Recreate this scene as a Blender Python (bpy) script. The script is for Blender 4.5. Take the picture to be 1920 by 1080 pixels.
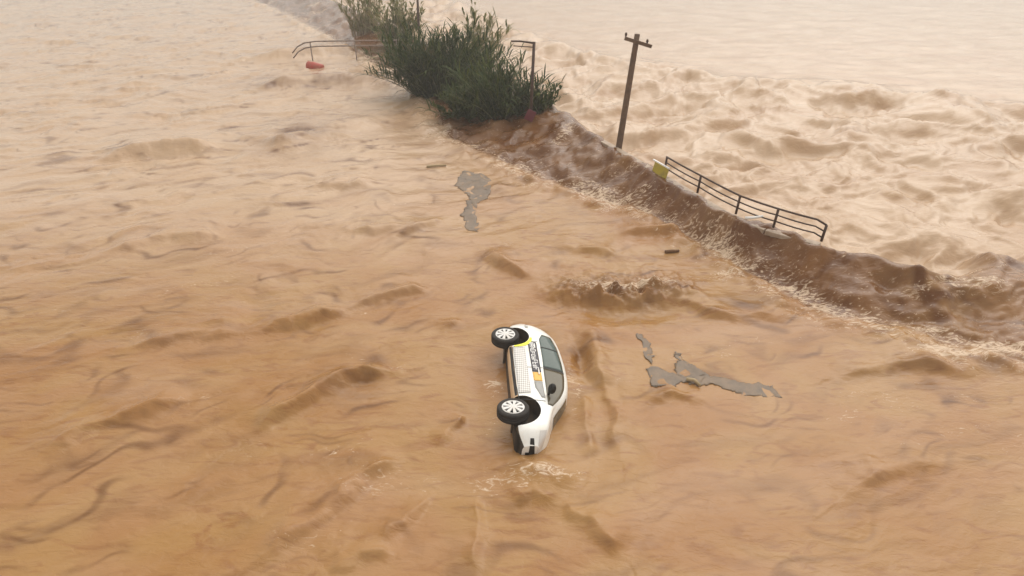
import bpy, bmesh, math, random
import numpy as np
from mathutils import Vector, Matrix, Euler
from mathutils.bvhtree import BVHTree

for o in list(bpy.data.objects):
    bpy.data.objects.remove(o)
S = bpy.context.scene
C = S.collection
R = math.radians
random.seed(11)

# ------------------------------------------------------------------ camera
cam = bpy.data.cameras.new('camera')
cam.sensor_width = 36.0
cam.lens = 36.0 * 1200 / 1920
cam.clip_end = 6000
camo = bpy.data.objects.new('camera', cam)
camo.location = (0, 0, 9.3)
camo.rotation_euler = (R(90 - 31), 0, 0)
C.objects.link(camo)
S.camera = camo

# ------------------------------------------------------------------ overcast sky, soft sun behind the river
SUN_EL, SUN_AZ = 52.0, 30.0          # azimuth measured from +Y towards +X
W = bpy.data.worlds.new('World')
S.world = W
W.use_nodes = True
nt = W.node_tree
nt.nodes.clear()
sky = nt.nodes.new('ShaderNodeTexSky')
sky.sky_type = 'NISHITA'
sky.sun_disc = False
sky.sun_elevation = R(SUN_EL)
sky.sun_rotation = R(SUN_AZ)
sky.air_density = 1.0
sky.dust_density = 4.0
hs = nt.nodes.new('ShaderNodeHueSaturation')
hs.inputs['Saturation'].default_value = 0.10
mx = nt.nodes.new('ShaderNodeMix')
mx.data_type = 'RGBA'
mx.inputs[0].default_value = 0.6
mx.inputs[7].default_value = (6.2, 5.75, 5.1, 1)      # even cloud layer
bg = nt.nodes.new('ShaderNodeBackground')
bg.inputs['Strength'].default_value = 0.145
wo = nt.nodes.new('ShaderNodeOutputWorld')
nt.links.new(sky.outputs[0], hs.inputs['Color'])
nt.links.new(hs.outputs[0], mx.inputs[6])
nt.links.new(mx.outputs[2], bg.inputs['Color'])
nt.links.new(bg.outputs[0], wo.inputs[0])
sun = bpy.data.lights.new('sun', 'SUN')
sun.energy = 1.5
sun.angle = R(80)
sun.color = (1.0, 0.94, 0.85)
suno = bpy.data.objects.new('sun', sun)
d = Vector((math.sin(R(SUN_AZ)) * math.cos(R(SUN_EL)), math.cos(R(SUN_AZ)) * math.cos(R(SUN_EL)), math.sin(R(SUN_EL))))
suno.rotation_euler = (-d).to_track_quat('-Z', 'Y').to_euler()
suno.location = (0, 30, 40)
C.objects.link(suno)
S.view_settings.view_transform = 'Standard'
S.view_settings.look = 'None'
S.view_settings.gamma = 1.0
S.view_settings.exposure = 0.22

# ------------------------------------------------------------------ helpers
def tag(o, label=None, cat=None, group=None, kind=None):
    for k, v in (('label', label), ('category', cat), ('group', group), ('kind', kind)):
        if v:
            o[k] = v
    return o

def empty(name, loc=(0, 0, 0)):
    o = bpy.data.objects.new(name, None)
    o.empty_display_size = 0.2
    o.location = loc
    C.objects.link(o)
    return o

def link(name, me, mat=None, parent=None, smooth=True):
    if mat:
        for m in (mat if isinstance(mat, (list, tuple)) else [mat]):
            me.materials.append(m)
    if smooth:
        me.polygons.foreach_set('use_smooth', [True] * len(me.polygons))
    o = bpy.data.objects.new(name, me)
    C.objects.link(o)
    if parent:
        o.parent = parent
    return o

def pydata(name, v, f, mat=None, parent=None, smooth=True):
    me = bpy.data.meshes.new(name)
    me.from_pydata([tuple(p) for p in v], [], f)
    me.update()
    return link(name, me, mat, parent, smooth)

def tube(pts, radii, n=10, v=None, f=None, cap=True):
    """sweep a ring of n points along pts; appends to (v, f)"""
    v = [] if v is None else v
    f = [] if f is None else f
    b = len(v)
    pts = [Vector(p) for p in pts]
    up = Vector((0, 0, 1))
    for i, p in enumerate(pts):
        t = (pts[min(i + 1, len(pts) - 1)] - pts[max(i - 1, 0)]).normalized()
        a = t.cross(up)
        if a.length < 1e-3:
            a = t.cross(Vector((1, 0, 0)))
        a.normalize()
        c = a.cross(t).normalized()
        r = radii[i] if isinstance(radii, (list, tuple)) else radii
        for k in range(n):
            an = 2 * math.pi * k / n
            v.append(p + (a * math.cos(an) + c * math.sin(an)) * r)
    for i in range(len(pts) - 1):
        for k in range(n):
            f.append((b + i * n + k, b + i * n + (k + 1) % n, b + (i + 1) * n + (k + 1) % n, b + (i + 1) * n + k))
    if cap:
        f.append(tuple(b + k for k in reversed(range(n))))
        f.append(tuple(b + (len(pts) - 1) * n + k for k in range(n)))
    return v, f

def box(c, s, rot=None, v=None, f=None):
    v = [] if v is None else v
    f = [] if f is None else f
    b = len(v)
    for z in (-1, 1):
        for x, y in ((-1, -1), (1, -1), (1, 1), (-1, 1)):
            p = Vector((x * s[0] / 2, y * s[1] / 2, z * s[2] / 2))
            if rot is not None:
                p = rot @ p
            v.append(p + Vector(c))
    for q in ((3, 2, 1, 0), (4, 5, 6, 7), (0, 1, 5, 4), (1, 2, 6, 5), (2, 3, 7, 6), (3, 0, 4, 7)):
        f.append(tuple(b + k for k in q))
    return v, f

def bevel(o, w, seg=2):
    m = o.modifiers.new('bevel', 'BEVEL')
    m.width = w
    m.segments = seg
    m.limit_method = 'ANGLE'
    return o

def mat(name, col, rough=0.5, metal=0.0, noise=None, bump=0.0, scale=8.0, ior=1.45, coat=0.0, dirt=None):
    m = bpy.data.materials.new(name)
    m.use_nodes = True
    t = m.node_tree
    b = t.nodes['Principled BSDF']
    b.inputs['Base Color'].default_value = (*col, 1)
    b.inputs['Roughness'].default_value = rough
    b.inputs['Metallic'].default_value = metal
    b.inputs['IOR'].default_value = ior
    b.inputs['Coat Weight'].default_value = coat
    b.inputs['Coat Roughness'].default_value = 0.08
    if noise or bump or dirt:
        tc = t.nodes.new('ShaderNodeTexCoord')
        n = t.nodes.new('ShaderNodeTexNoise')
        n.inputs['Scale'].default_value = scale
        n.inputs['Detail'].default_value = 6
        n.inputs['Roughness'].default_value = 0.65
        t.links.new(tc.outputs['Object'], n.inputs['Vector'])
        if noise or dirt:
            r = t.nodes.new('ShaderNodeValToRGB')
            r.color_ramp.elements[0].position = 0.35 if noise else 0.52
            r.color_ramp.elements[1].position = 0.68 if noise else 0.78
            r.color_ramp.elements[0].color = (*col, 1)
            r.color_ramp.elements[1].color = (*(noise or dirt), 1)
            t.links.new(n.outputs['Fac'], r.inputs['Fac'])
            t.links.new(r.outputs['Color'], b.inputs['Base Color'])
        if bump:
            bp = t.nodes.new('ShaderNodeBump')
            bp.inputs['Strength'].default_value = bump
            bp.inputs['Distance'].default_value = 0.02
            t.links.new(n.outputs['Fac'], bp.inputs['Height'])
            t.links.new(bp.outputs['Normal'], b.inputs['Normal'])
    return m

# ------------------------------------------------------------------ noise
_rng = np.random.RandomState(5)
_perm = np.tile(_rng.permutation(512), 2).astype(np.int32)
_ang = _rng.rand(512) * 2 * np.pi
_gx, _gy = np.cos(_ang), np.sin(_ang)

def gnoise(x, y, seed=0):
    x = x + seed * 17.31
    y = y - seed * 9.77
    xi = np.floor(x).astype(np.int64)
    yi = np.floor(y).astype(np.int64)
    xf, yf = x - xi, y - yi
    u = xf * xf * xf * (xf * (xf * 6 - 15) + 10)
    w = yf * yf * yf * (yf * (yf * 6 - 15) + 10)
    def g(ix, iy, fx, fy):
        h = _perm[(_perm[ix & 511] + iy) & 511]
        return _gx[h] * fx + _gy[h] * fy
    a = g(xi, yi, xf, yf)
    b = g(xi + 1, yi, xf - 1, yf)
    c = g(xi, yi + 1, xf, yf - 1)
    e = g(xi + 1, yi + 1, xf - 1, yf - 1)
    return (a + (b - a) * u + (c - a) * w + (a - b - c + e) * u * w) * 1.5

def fbm(x, y, oc=4, seed=0, gain=0.5):
    s, a, t = 0, 1.0, 0
    for i in range(oc):
        s = s + a * gnoise(x * 2 ** i, y * 2 ** i, seed + i * 3)
        t += a
        a *= gain
    return s / t

def ridge(x, y, oc=3, seed=0, gain=0.5):
    s, a, t = 0, 1.0, 0
    for i in range(oc):
        s = s + a * (1 - np.abs(gnoise(x * 2 ** i, y * 2 ** i, seed + i * 3)) * 1.6)
        t += a
        a *= gain
    return s / t

def sstep(a, b, x):
    t = np.clip((x - a) / (b - a), 0, 1)
    return t * t * (3 - 2 * t)

# ------------------------------------------------------------------ flood water: one sheet from the street below to the horizon
CREST = [(90, 4), (30, 11.5), (16, 14.2), (9.5, 16.0), (6.9, 18.2), (5.5, 21.4), (4.1, 24.8), (1.6, 31.4),
         (-1.2, 38), (-9.3, 53), (-18, 70), (-44, 115), (-160, 300)]
CW = [5, 5, 4.5, 2.4, 1.0, 1.4, 3.4, 5.6, 4.2, 4.0, 5, 8, 12]

def polydist(x, y, pts):
    best = np.full(x.shape, 1e9)
    sgn = np.ones(x.shape)
    par = np.zeros(x.shape)
    for i in range(len(pts) - 1):
        ax, ay = pts[i]
        bx, by = pts[i + 1]
        dx, dy = bx - ax, by - ay
        L2 = dx * dx + dy * dy
        t = np.clip(((x - ax) * dx + (y - ay) * dy) / L2, 0, 1)
        ex, ey = x - ax - t * dx, y - ay - t * dy
        dd = ex * ex + ey * ey
        m = dd < best
        best = np.where(m, dd, best)
        sgn = np.where(m, np.sign(dx * ey - dy * ex), sgn)
        par = np.where(m, i + t, par)
    return np.sqrt(best), -sgn, par

# crest lines of single waves seen in the flood: (points, height, far width, near width)
STROKES = [
    ([(-5.3, 9.6), (-4.6, 10.6), (-3.8, 11.4), (-2.7, 11.7)], .15, .55, .13),
    ([(-6.6, 13.3), (-5.4, 13.7), (-4.3, 14.4), (-3.2, 15.1), (-2.4, 15.6)], .13, .7, .13),
    ([(-9.5, 12.6), (-8.0, 13.2), (-6.6, 13.3)], .10, .6, .14),
    ([(-1.9, 13.2), (-1.3, 14.0)], .09, .3, .10),
    ([(-1.5, 9.3), (-1.15, 9.9), (-0.9, 10.3)], .05, .25, .08),
    ([(3.4, 18.75), (4.6, 18.9), (6.2, 18.5), (8.0, 17.6)], .12, .7, .12),
    ([(1.2, 18.2), (2.3, 17.7), (3.6, 17.2)], .09, .5, .12),
    ([(-0.9, 17.8), (-0.2, 16.8), (0.8, 15.8)], .11, .5, .14),
    ([(-4.2, 18.3), (-3.0, 19.4), (-2.2, 20.0)], .10, .6, .12),
    ([(-5.6, 19.2), (-4.5, 19.0), (-3.4, 19.5)], .08, .6, .12),
    ([(-7.5, 23.2), (-6.3, 23.0), (-5.2, 23.6)], .12, .8, .18),
    ([(-10.8, 27.0), (-9.8, 28.6), (-8.6, 30.6), (-7.2, 32.6)], .26, 1.6, .75),
    ([(-15.5, 38.8), (-12.5, 40.0), (-9.5, 40.3), (-6.5, 38.2)], .20, 1.8, .7),
    ([(-19, 46), (-14, 48), (-11, 50)], .24, 2.0, .8),
    ([(-2.4, 6.9), (-1.9, 7.6), (-1.2, 8.2)], .05, .3, .10),
    ([(-4.3, 6.6), (-3.5, 7.5), (-2.9, 8.4), (-2.0, 9.0)], .09, .45, .13),
    ([(-3.0, 6.5), (-2.5, 6.9), (-1.9, 6.8)], .08, .3, .12),
    ([(0.05, 7.8), (0.4, 8.1), (1.0, 7.8)], .05, .3, .10),
    ([(1.0, 8.0), (1.4, 7.4), (1.8, 6.8)], .08, .35, .12),
    ([(-0.6, 6.4), (-0.62, 7.3), (-0.58, 8.3)], .045, .22, .09),
    ([(2.15, 9.0), (2.25, 10.4), (2.0, 11.8), (1.7, 13.2)], .07, .35, .12),
    ([(1.45, 8.6), (1.6, 9.8), (1.55, 11.2)], .06, .28, .10),
    ([(4.3, 15.0), (5.2, 14.2), (6.0, 13.9), (7.5, 14.1)], .09, .6, .14),
    ([(2.7, 10.6), (3.5, 10.95), (4.6, 10.7)], .05, .3, .09),
    ([(7.5, 11.5), (9.0, 12.0), (11.0, 11.7)], .12, .6, .16),
    ([(6.0, 8.0), (7.2, 8.8), (8.6, 8.9)], .09, .45, .14),
    ([(-9.5, 9.0), (-8.2, 10.2), (-6.9, 10.7)], .11, .55, .15),
    ([(-13, 17.5), (-11, 18.6), (-9, 18.6)], .16, .8, .2),
    ([(-18, 26), (-15, 27.4), (-12.6, 27.2)], .3, 1.2, .4),
]

def water(x, y):
    """height, aeration (0 clear mud .. 1 churned pale), darker silt with some painted shade: plume 0..1"""
    # meandering flow frame
    wx = x + 1.3 * fbm(x / 6, y / 6, 3, 1) + 0.35 * fbm(x / 1.7, y / 1.7, 2, 2)
    wy = y + 1.5 * fbm(x / 6, y / 6, 3, 7) + 0.40 * fbm(x / 1.7, y / 1.7, 2, 8)
    dist, sg, par = polydist(x + 0.35 * fbm(x / 1.5, y / 1.5, 2, 31) + 0.8 * sstep(8, 14, x) * fbm(x / 3.5, y / 3.5, 2, 33), y + 0.5 * fbm(x / 1.8, y / 1.8, 2, 32) + 2.2 * sstep(8, 14, x) * fbm(x / 3.5, y / 3.5, 3, 34), CREST)
    sd = dist * sg
    cw = np.interp(par, range(len(CW)), CW)
    river = sstep(-0.15, 1.2, sd)
    # --- the street side
    ca, sa = math.cos(R(12)), math.sin(R(12))
    fx, fy = wx * ca + wy * sa, -wx * sa + wy * ca
    grow = 0.35 + 0.65 * sstep(9, 26, y) + 0.5 * sstep(22, 40, y)
    quiet = 1 - 0.75 * np.exp(-(((x - 3.6) / 1.9) ** 2 + ((y - 8.3) / 2.2) ** 2)) - 0.6 * np.exp(-(((x - 2.2) / 3.0) ** 2 + ((y - 20.8) / 1.8) ** 2))
    h = 0.10 * fbm(fx / 3.2, fy / 2.0, 3, 3) * grow
    cr = ridge(fx / 3.4, fy / 1.35, 2, 5, 0.5) - 0.5
    patch = sstep(-0.1, 0.35, fbm(x / 3.1, y / 3.1, 2, 44))
    h = h + 0.105 * cr * grow * (0.4 + 0.9 * patch) * quiet
    h = h + 0.036 * fbm(fx / 0.75, fy / 0.32, 3, 12) * quiet * (0.5 + patch) * grow
    # --- single waves
    jx = x + 0.22 * fbm(x / 0.9, y / 0.9, 3, 51)
    jy = y + 0.22 * fbm(x / 0.9, y / 0.9, 3, 52)
    for i, (pts, A, wf, wn) in enumerate(STROKES):
        xs = [p[0] for p in pts]
        ys = [p[1] for p in pts]
        pad = 4 * wf
        m = (x > min(xs) - pad) & (x < max(xs) + pad) & (y > min(ys) - pad) & (y < max(ys) + pad)
        if not m.any():
            continue
        dd, s, t = polydist(jx[m], jy[m], pts)
        s = -s if pts[-1][0] >= pts[0][0] else s
        end = sstep(0, 0.6, t) * sstep(0, 0.6, len(pts) - 1 - t)
        prof = np.where(s > 0, np.exp(-dd / wf), np.exp(-(dd / wn) ** 2))
        wn_ = wn * 1.35
        prof = np.where(s > 0, np.exp(-dd / (wf * 1.1)), np.exp(-(dd / wn_) ** 2))
        amp = 1.9 * A * (0.55 + 0.9 * np.clip(fbm(x[m] / max(.8, 2.2 * wf), y[m] / max(.8, 2.2 * wf), 2, 60 + i) + 0.4, 0, 1))
        h[m] += amp * prof * (0.15 + 0.85 * end)
    # breaking boil behind the car
    bx, by = (jx - 3.05) / 1.9, jy - 15.1 - 0.15 * np.sin(x * 1.7)
    env = np.exp(-bx ** 4)
    crumb = 0.7 + 0.9 * fbm(x / 0.42, y / 0.34, 3, 71)
    h = h + 0.50 * env * np.where(by > 0, np.exp(-by / 0.75), np.exp(-(by / 0.42) ** 2)) * crumb
    h = h - 0.16 * env * np.exp(-((by + 0.75) / 0.5) ** 2)
    # suction hollow and wake beside the car
    h = h - 0.26 * np.exp(-(((jx - 1.62) / 0.26) ** 2 + ((jy - 12.3) / 0.75) ** 2))
    h = h + 0.10 * np.exp(-(((jx - 2.05) / 0.22) ** 2 + ((jy - 12.5) / 1.0) ** 2))
    h = h + 0.10 * np.exp(-(((jx - 0.4) / 1.1) ** 2 + ((jy - 13.35) / 0.3) ** 2))
    h = h - 0.07 * np.exp(-(((jx + 0.75) / 0.35) ** 2 + ((jy - 11.0) / 1.5) ** 2))
    h = h + 0.24 * np.exp(-(((jx - 0.45) / 0.75) ** 2 + ((jy - 8.62) / 0.42) ** 2))
    # --- overflow face
    k = np.clip((sd + cw) / (cw - 0.28), 0, 1)
    face = k ** 1.25 * (1 - 0.12 * np.sin(k * np.pi))
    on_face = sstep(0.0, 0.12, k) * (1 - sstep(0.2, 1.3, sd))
    lump = fbm(sd / 1.1 + 3, par * 5.0, 3, 81) * 0.20 + fbm(x / 1.1, y / 0.9, 3, 85, 0.4) * 0.13
    foot = np.exp(-((sd + cw + 0.25) / 0.45) ** 2)
    h = h * (1 - 0.75 * on_face) + face * (0.98 - 0.5 * sstep(8.5, 17, x)) + on_face * lump * np.clip(cw / 2, .5, 1.4) + foot * (0.12 + 0.2 * fbm(x / 0.7, y / 0.7, 2, 88))
    # --- the river
    calmd, cs, cp = polydist(x + 2 * fbm(x / 6, y / 6, 2, 91), y + 2 * fbm(x / 6, y / 6, 2, 92),
                             [(120, 22), (40, 31), (22, 35.5), (13, 39.8), (7, 45.0), (3.9, 49.6), (-4.1, 66.8), (-20, 110)])
    calm = sstep(-2.5, 2.0, calmd * cs)
    rx, ry = x * 0.93 + y * 0.37, -x * 0.37 + y * 0.93
    rwx = rx + 1.6 * fbm(x / 4, y / 4, 3, 95)
    rwy = ry + 1.6 * fbm(x / 4, y / 4, 3, 96)
    rap = 0.85 * (ridge(rwx / 5.2, rwy / 3.8, 3, 97, 0.45) - 0.62) + 0.26 * fbm(rwx / 1.7, rwy / 1.2, 4, 99, 0.55)
    rap = rap + 0.35 * fbm(x / 8, y / 8, 2, 103)
    swell = 0.05 * fbm(x / 5, y / 3, 3, 105) + 0.03 * fbm(x / 1.6, y / .9, 3, 106)
    lip = 0.55 * np.exp(-((calmd * cs + 1.2) / 1.3) ** 2) * (0.6 + fbm(x / 3, y / 3, 2, 107))
    far = 1 - sstep(60, 140, y) * 0.8
    h = h * (1 - river * 0.9) + river * (rap * (1 - calm) * far + swell * calm * far + lip * far * 0.7 + 0.25 * sstep(0.5, 4, sd))
    # --- what the water carries, and some face shade put into its colour
    aer = river * (0.72 + 0.55 * fbm(rwx / 2.5, rwy / 1.6, 3, 111)) * (1 - 0.15 * calm)
    aer = aer + (1 - river) * (0.66 * sstep(12, 24, y) * sstep(2, -5, x) + 0.22 * fbm(fx / 3.5, fy / 1.1, 4, 113) + 0.06)
    silt_shade = (1 - river) * on_face * (1 - 0.55 * sstep(7.5, 14, x)) * (0.72 + 0.22 * fbm(par * 11, sd / 1.6, 3, 116) + 0.12 + 0.4 * fbm(x / 1.2, y / 1.2, 3, 117))  # dense brown silt, with part of the overflow face's shade painted in
    silt_shade = silt_shade + (1 - river) * 0.75 * np.exp(-bx ** 4 - (by / 0.65) ** 2) * (0.6 + 0.8 * fbm(x / 0.5, y / 0.5, 3, 118))
    silt_shade = silt_shade + (1 - river) * 0.6 * np.clip(fbm(fx / 2.6, fy / 0.7, 4, 119) - 0.12, 0, 1) * 1.4
    vx = wx + 0.9 * fbm(x / 2.2, y / 2.2, 3, 121)
    vy = wy + 0.9 * fbm(x / 2.2, y / 2.2, 3, 122)
    fil = sstep(0.86, 0.985, 1 - np.abs(gnoise((vx * .96 + vy * .28) / 4.2, (vy * .96 - vx * .28) / 1.5, 123)))
    f2 = sstep(0.84, 0.99, 1 - np.abs(gnoise((vx * .99 + vy * .1) / 2.3, (vy * .99 - vx * .1) / 0.62, 133)))
    silt_shade = silt_shade + (1 - river) * 0.42 * f2 * sstep(0.0, 0.45, fbm(x / 1.2, y / 0.9, 3, 134)) * quiet
    silt_shade = silt_shade + (1 - river) * 0.62 * fil * sstep(-0.05, 0.4, fbm(x / 1.6, y / 1.6, 3, 124)) * quiet
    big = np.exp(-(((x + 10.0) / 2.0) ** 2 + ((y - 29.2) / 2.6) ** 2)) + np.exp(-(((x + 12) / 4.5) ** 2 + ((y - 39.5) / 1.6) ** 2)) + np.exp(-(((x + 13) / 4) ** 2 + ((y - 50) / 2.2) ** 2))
    silt_shade = silt_shade + (1 - river) * big * 0.7 * (0.6 + fbm(x / 1.5, y / 1.0, 3, 126))  # darker brown painted on the far left waves
    foam = (0.62 + 0.5 * fbm(x / 1.6, y / 1.6, 2, 143)) * np.exp(-((sd + cw + 0.2) / 0.8) ** 2) * (1 - river) + 0.35 * on_face * (1 - river)
    foam = foam + 0.8 * env * np.exp(-((by - 0.25) / 0.45) ** 2) + 0.35 * river * (1 - calm)
    foam = foam + 0.55 * np.exp(-(((jx - 0.5) / 1.0) ** 2 + ((jy - 8.55) / 0.35) ** 2)) + 0.6 * np.exp(-(((jx - 1.35) / 0.22) ** 2 + ((jy - 11.2) / 1.5) ** 2))
    foam = foam + 0.5 * np.exp(-(((jx + 0.42) / 0.2) ** 2 + ((jy - 10.9) / 1.6) ** 2))
    foam = foam + (1 - river) * 0.42 * sstep(0.1, 0.5, fbm(fx / 4.0, fy / 1.2, 3, 141)) * quiet
    return h, np.clip(aer, 0, 1), np.clip(silt_shade, 0, 1), np.clip(foam, 0, 1)

def water_z(px, py):
    return float(water(np.array([float(px)]), np.array([float(py)]))[0][0])

def build_water():
    ys = [-8.0]
    while ys[-1] < 230:
        y = ys[-1]
        ys.append(y + (0.021 + 0.00016 * max(y, 0) ** 2 + (0.12 if y < 4.5 else 0)))
    while ys[-1] < 3500:
        ys.append(ys[-1] * 1.15)
    ys = np.array(ys)
    u = np.linspace(-1, 1, 1000)
    u = u * (0.72 + 0.28 * u * u)
    Y, U = np.meshgrid(ys, u, indexing='ij')
    X = U * (6.5 + np.maximum(Y, 0) * 1.0)
    h, aer, pl, fo = water(X.ravel(), Y.ravel())
    n, m = X.shape
    co = np.stack([X.ravel(), Y.ravel(), h], 1).astype(np.float32)
    idx = np.arange(n * m).reshape(n, m)
    q = np.stack([idx[:-1, :-1], idx[:-1, 1:], idx[1:, 1:], idx[1:, :-1]], -1).reshape(-1, 4).astype(np.int32)
    me = bpy.data.meshes.new('flood_water')
    me.vertices.add(n * m)
    me.vertices.foreach_set('co', co.ravel())
    me.loops.add(q.size)
    me.loops.foreach_set('vertex_index', q.ravel())
    me.polygons.add(len(q))
    me.polygons.foreach_set('loop_start', np.arange(0, q.size, 4, dtype=np.int32))
    me.polygons.foreach_set('loop_total', np.full(len(q), 4, np.int32))
    me.polygons.foreach_set('use_smooth', np.ones(len(q), bool))
    me.update(calc_edges=True)
    for nm, arr in (('aeration', aer), ('silt_shade', pl), ('foam', fo)):
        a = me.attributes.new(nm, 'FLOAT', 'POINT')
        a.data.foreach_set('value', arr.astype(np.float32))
    return me

def water_material():
    m = bpy.data.materials.new('muddy_flood_water')
    m.use_nodes = True
    t = m.node_tree
    N, L = t.nodes.new, t.links.new
    b = t.nodes['Principled BSDF']
    b.inputs['Roughness'].default_value = 0.13
    b.inputs['IOR'].default_value = 1.33
    geo = N('ShaderNodeNewGeometry')
    a1 = N('ShaderNodeAttribute'); a1.attribute_name = 'aeration'
    a2 = N('ShaderNodeAttribute'); a2.attribute_name = 'silt_shade'
    def nz(scale, sx, sy, rot, detail, dist=0.0):
        mp = N('ShaderNodeMapping')
        mp.inputs['Scale'].default_value = (sx, sy, 1)
        mp.inputs['Rotation'].default_value = (0, 0, R(rot))
        L(geo.outputs['Position'], mp.inputs['Vector'])
        n = N('ShaderNodeTexNoise')
        n.inputs['Scale'].default_value = scale
        n.inputs['Detail'].default_value = detail
        n.inputs['Distortion'].default_value = dist
        L(mp.outputs[0], n.inputs['Vector'])
        return n
    def mixc(fac, a, bcol):
        x = N('ShaderNodeMix'); x.data_type = 'RGBA'
        if isinstance(fac, float): x.inputs[0].default_value = fac
        else: L(fac, x.inputs[0])
        for i, c in ((6, a), (7, bcol)):
            if isinstance(c, tuple): x.inputs[i].default_value = (*c, 1)
            else: L(c, x.inputs[i])
        return x.outputs[2]
    def ramp(s, p0, p1):
        r = N('ShaderNodeMapRange')
        r.inputs[1].default_value = p0; r.inputs[2].default_value = p1
        r.interpolation_type = 'SMOOTHSTEP'
        L(s, r.inputs[0])
        return r.outputs[0]
    hue = nz(0.22, 1, 1.6, 20, 3, 1.2)
    c = mixc(ramp(hue.outputs['Fac'], .38, .62), (0.315, 0.155, 0.054), (0.335, 0.183, 0.064))
    streak = nz(1.1, 1, 2.8, 12, 6, 1.5)
    c = mixc(ramp(streak.outputs['Fac'], .50, .72), c, (0.265, 0.122, 0.040))
    c = mixc(a1.outputs['Fac'], c, (0.53, 0.385, 0.265))
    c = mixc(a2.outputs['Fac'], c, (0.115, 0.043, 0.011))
    a3 = N('ShaderNodeAttribute'); a3.attribute_name = 'foam'
    fn = nz(3.0, 1, 2.2, 10, 8, 2.2)
    fn.inputs['Roughness'].default_value = 0.68
    th = N('ShaderNodeMath'); th.operation = 'MULTIPLY_ADD'
    L(a3.outputs['Fac'], th.inputs[0]); th.inputs[1].default_value = 0.30; L(fn.outputs['Fac'], th.inputs[2])
    fm = ramp(th.outputs[0], .68, .86)
    c = mixc(fm, c, (0.60, 0.46, 0.33))
    rr = N('ShaderNodeMapRange'); L(fm, rr.inputs[0]); rr.inputs[3].default_value = 0.085; rr.inputs[4].default_value = 0.6
    L(rr.outputs[0], b.inputs['Roughness'])
    L(c, b.inputs['Base Color'])
    r1 = nz(3.2, 1, 2.2, 14, 5, 0.8)
    r2 = nz(11.0, 1, 1.8, -8, 3, 0.4)
    b1 = N('ShaderNodeBump'); b1.inputs['Strength'].default_value = 0.35; b1.inputs['Distance'].default_value = 0.06
    b2 = N('ShaderNodeBump'); b2.inputs['Strength'].default_value = 0.22; b2.inputs['Distance'].default_value = 0.015
    L(r1.outputs['Fac'], b1.inputs['Height'])
    L(r2.outputs['Fac'], b2.inputs['Height'])
    L(b1.outputs['Normal'], b2.inputs['Normal'])
    L(b2.outputs['Normal'], b.inputs['Normal'])
    return m

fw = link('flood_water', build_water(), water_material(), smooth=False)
tag(fw, kind='structure')

# ------------------------------------------------------------------ materials
M = dict(
    paint=mat('white_car_paint', (0.80, 0.80, 0.77), 0.28, coat=0.6, dirt=(0.70, 0.62, 0.50), scale=2.2),
    black=mat('black_plastic', (0.014, 0.013, 0.012), 0.6, bump=0.2, scale=30),
    rubber=mat('tyre_rubber', (0.016, 0.015, 0.015), 0.75, noise=(0.035, 0.028, 0.022), scale=9),
    hub=mat('silver_white_wheel', (0.72, 0.72, 0.72), 0.35, noise=(0.6, 0.57, 0.52), scale=6),
    glass=mat('green_tinted_glass', (0.045, 0.075, 0.066), 0.06, ior=1.5),
    glassf=mat('dusty_tinted_glass', (0.10, 0.085, 0.055), 0.10, ior=1.5),
    yellow=mat('fluorescent_yellow_film', (0.86, 0.82, 0.05), 0.45),
    orange=mat('orange_film', (0.78, 0.45, 0.10), 0.45),
    navy=mat('dark_film', (0.045, 0.042, 0.055), 0.4),
    letter=mat('white_film', (0.78, 0.77, 0.76), 0.45),
    greyfilm=mat('grey_film', (0.33, 0.33, 0.32), 0.45),
    seam=mat('door_gap', (0.03, 0.03, 0.03), 0.8),
    mud=mat('mud_and_bounce_sill', (0.66, 0.50, 0.34), 0.5, noise=(0.55, 0.36, 0.2), scale=5),  # sill tan mixes mud with painted bounce light off the brown water
    under=mat('underbody_coating', (0.035, 0.03, 0.026), 0.85, noise=(0.10, 0.065, 0.035), scale=4, bump=0.3),
    lamp=mat('headlamp_plastic', (0.62, 0.60, 0.58), 0.12, coat=0.8),
    red=mat('red_lens', (0.38, 0.02, 0.02), 0.2, coat=0.5),
    wood=mat('weathered_pole_wood', (0.10, 0.062, 0.04), 0.85, noise=(0.17, 0.105, 0.065), scale=7, bump=0.6),
    iron=mat('dark_painted_iron', (0.04, 0.025, 0.02), 0.6, noise=(0.09, 0.045, 0.028), scale=12),
    galv=mat('grey_tube', (0.16, 0.11, 0.10), 0.5, noise=(0.3, 0.24, 0.2), scale=5),
    conc=mat('wet_concrete', (0.42, 0.33, 0.25), 0.6, noise=(0.28, 0.2, 0.14), scale=5, bump=0.5),
    sign=mat('yellow_enamel', (0.42, 0.33, 0.035), 0.45, dirt=(0.16, 0.11, 0.045), scale=3),
    maroon=mat('maroon_enamel', (0.13, 0.018, 0.03), 0.5),
    drum=mat('red_plastic', (0.42, 0.05, 0.035), 0.45, noise=(0.34, 0.10, 0.06), scale=4),
    sheet=mat('grey_reflection_sheet', (0.135, 0.102, 0.074), 0.5, noise=(0.21, 0.145, 0.092), scale=2.5, bump=0.3),  # grey of sky reflections on smooth water, put into the sheet colour
    stick=mat('wet_driftwood', (0.12, 0.06, 0.03), 0.8, noise=(0.2, 0.11, 0.05), scale=10),
    cane=mat('reed_cane', (0.16, 0.15, 0.05), 0.7),
    dry=mat('dry_cane', (0.46, 0.36, 0.22), 0.8, noise=(0.30, 0.22, 0.12), scale=2),
)

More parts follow.
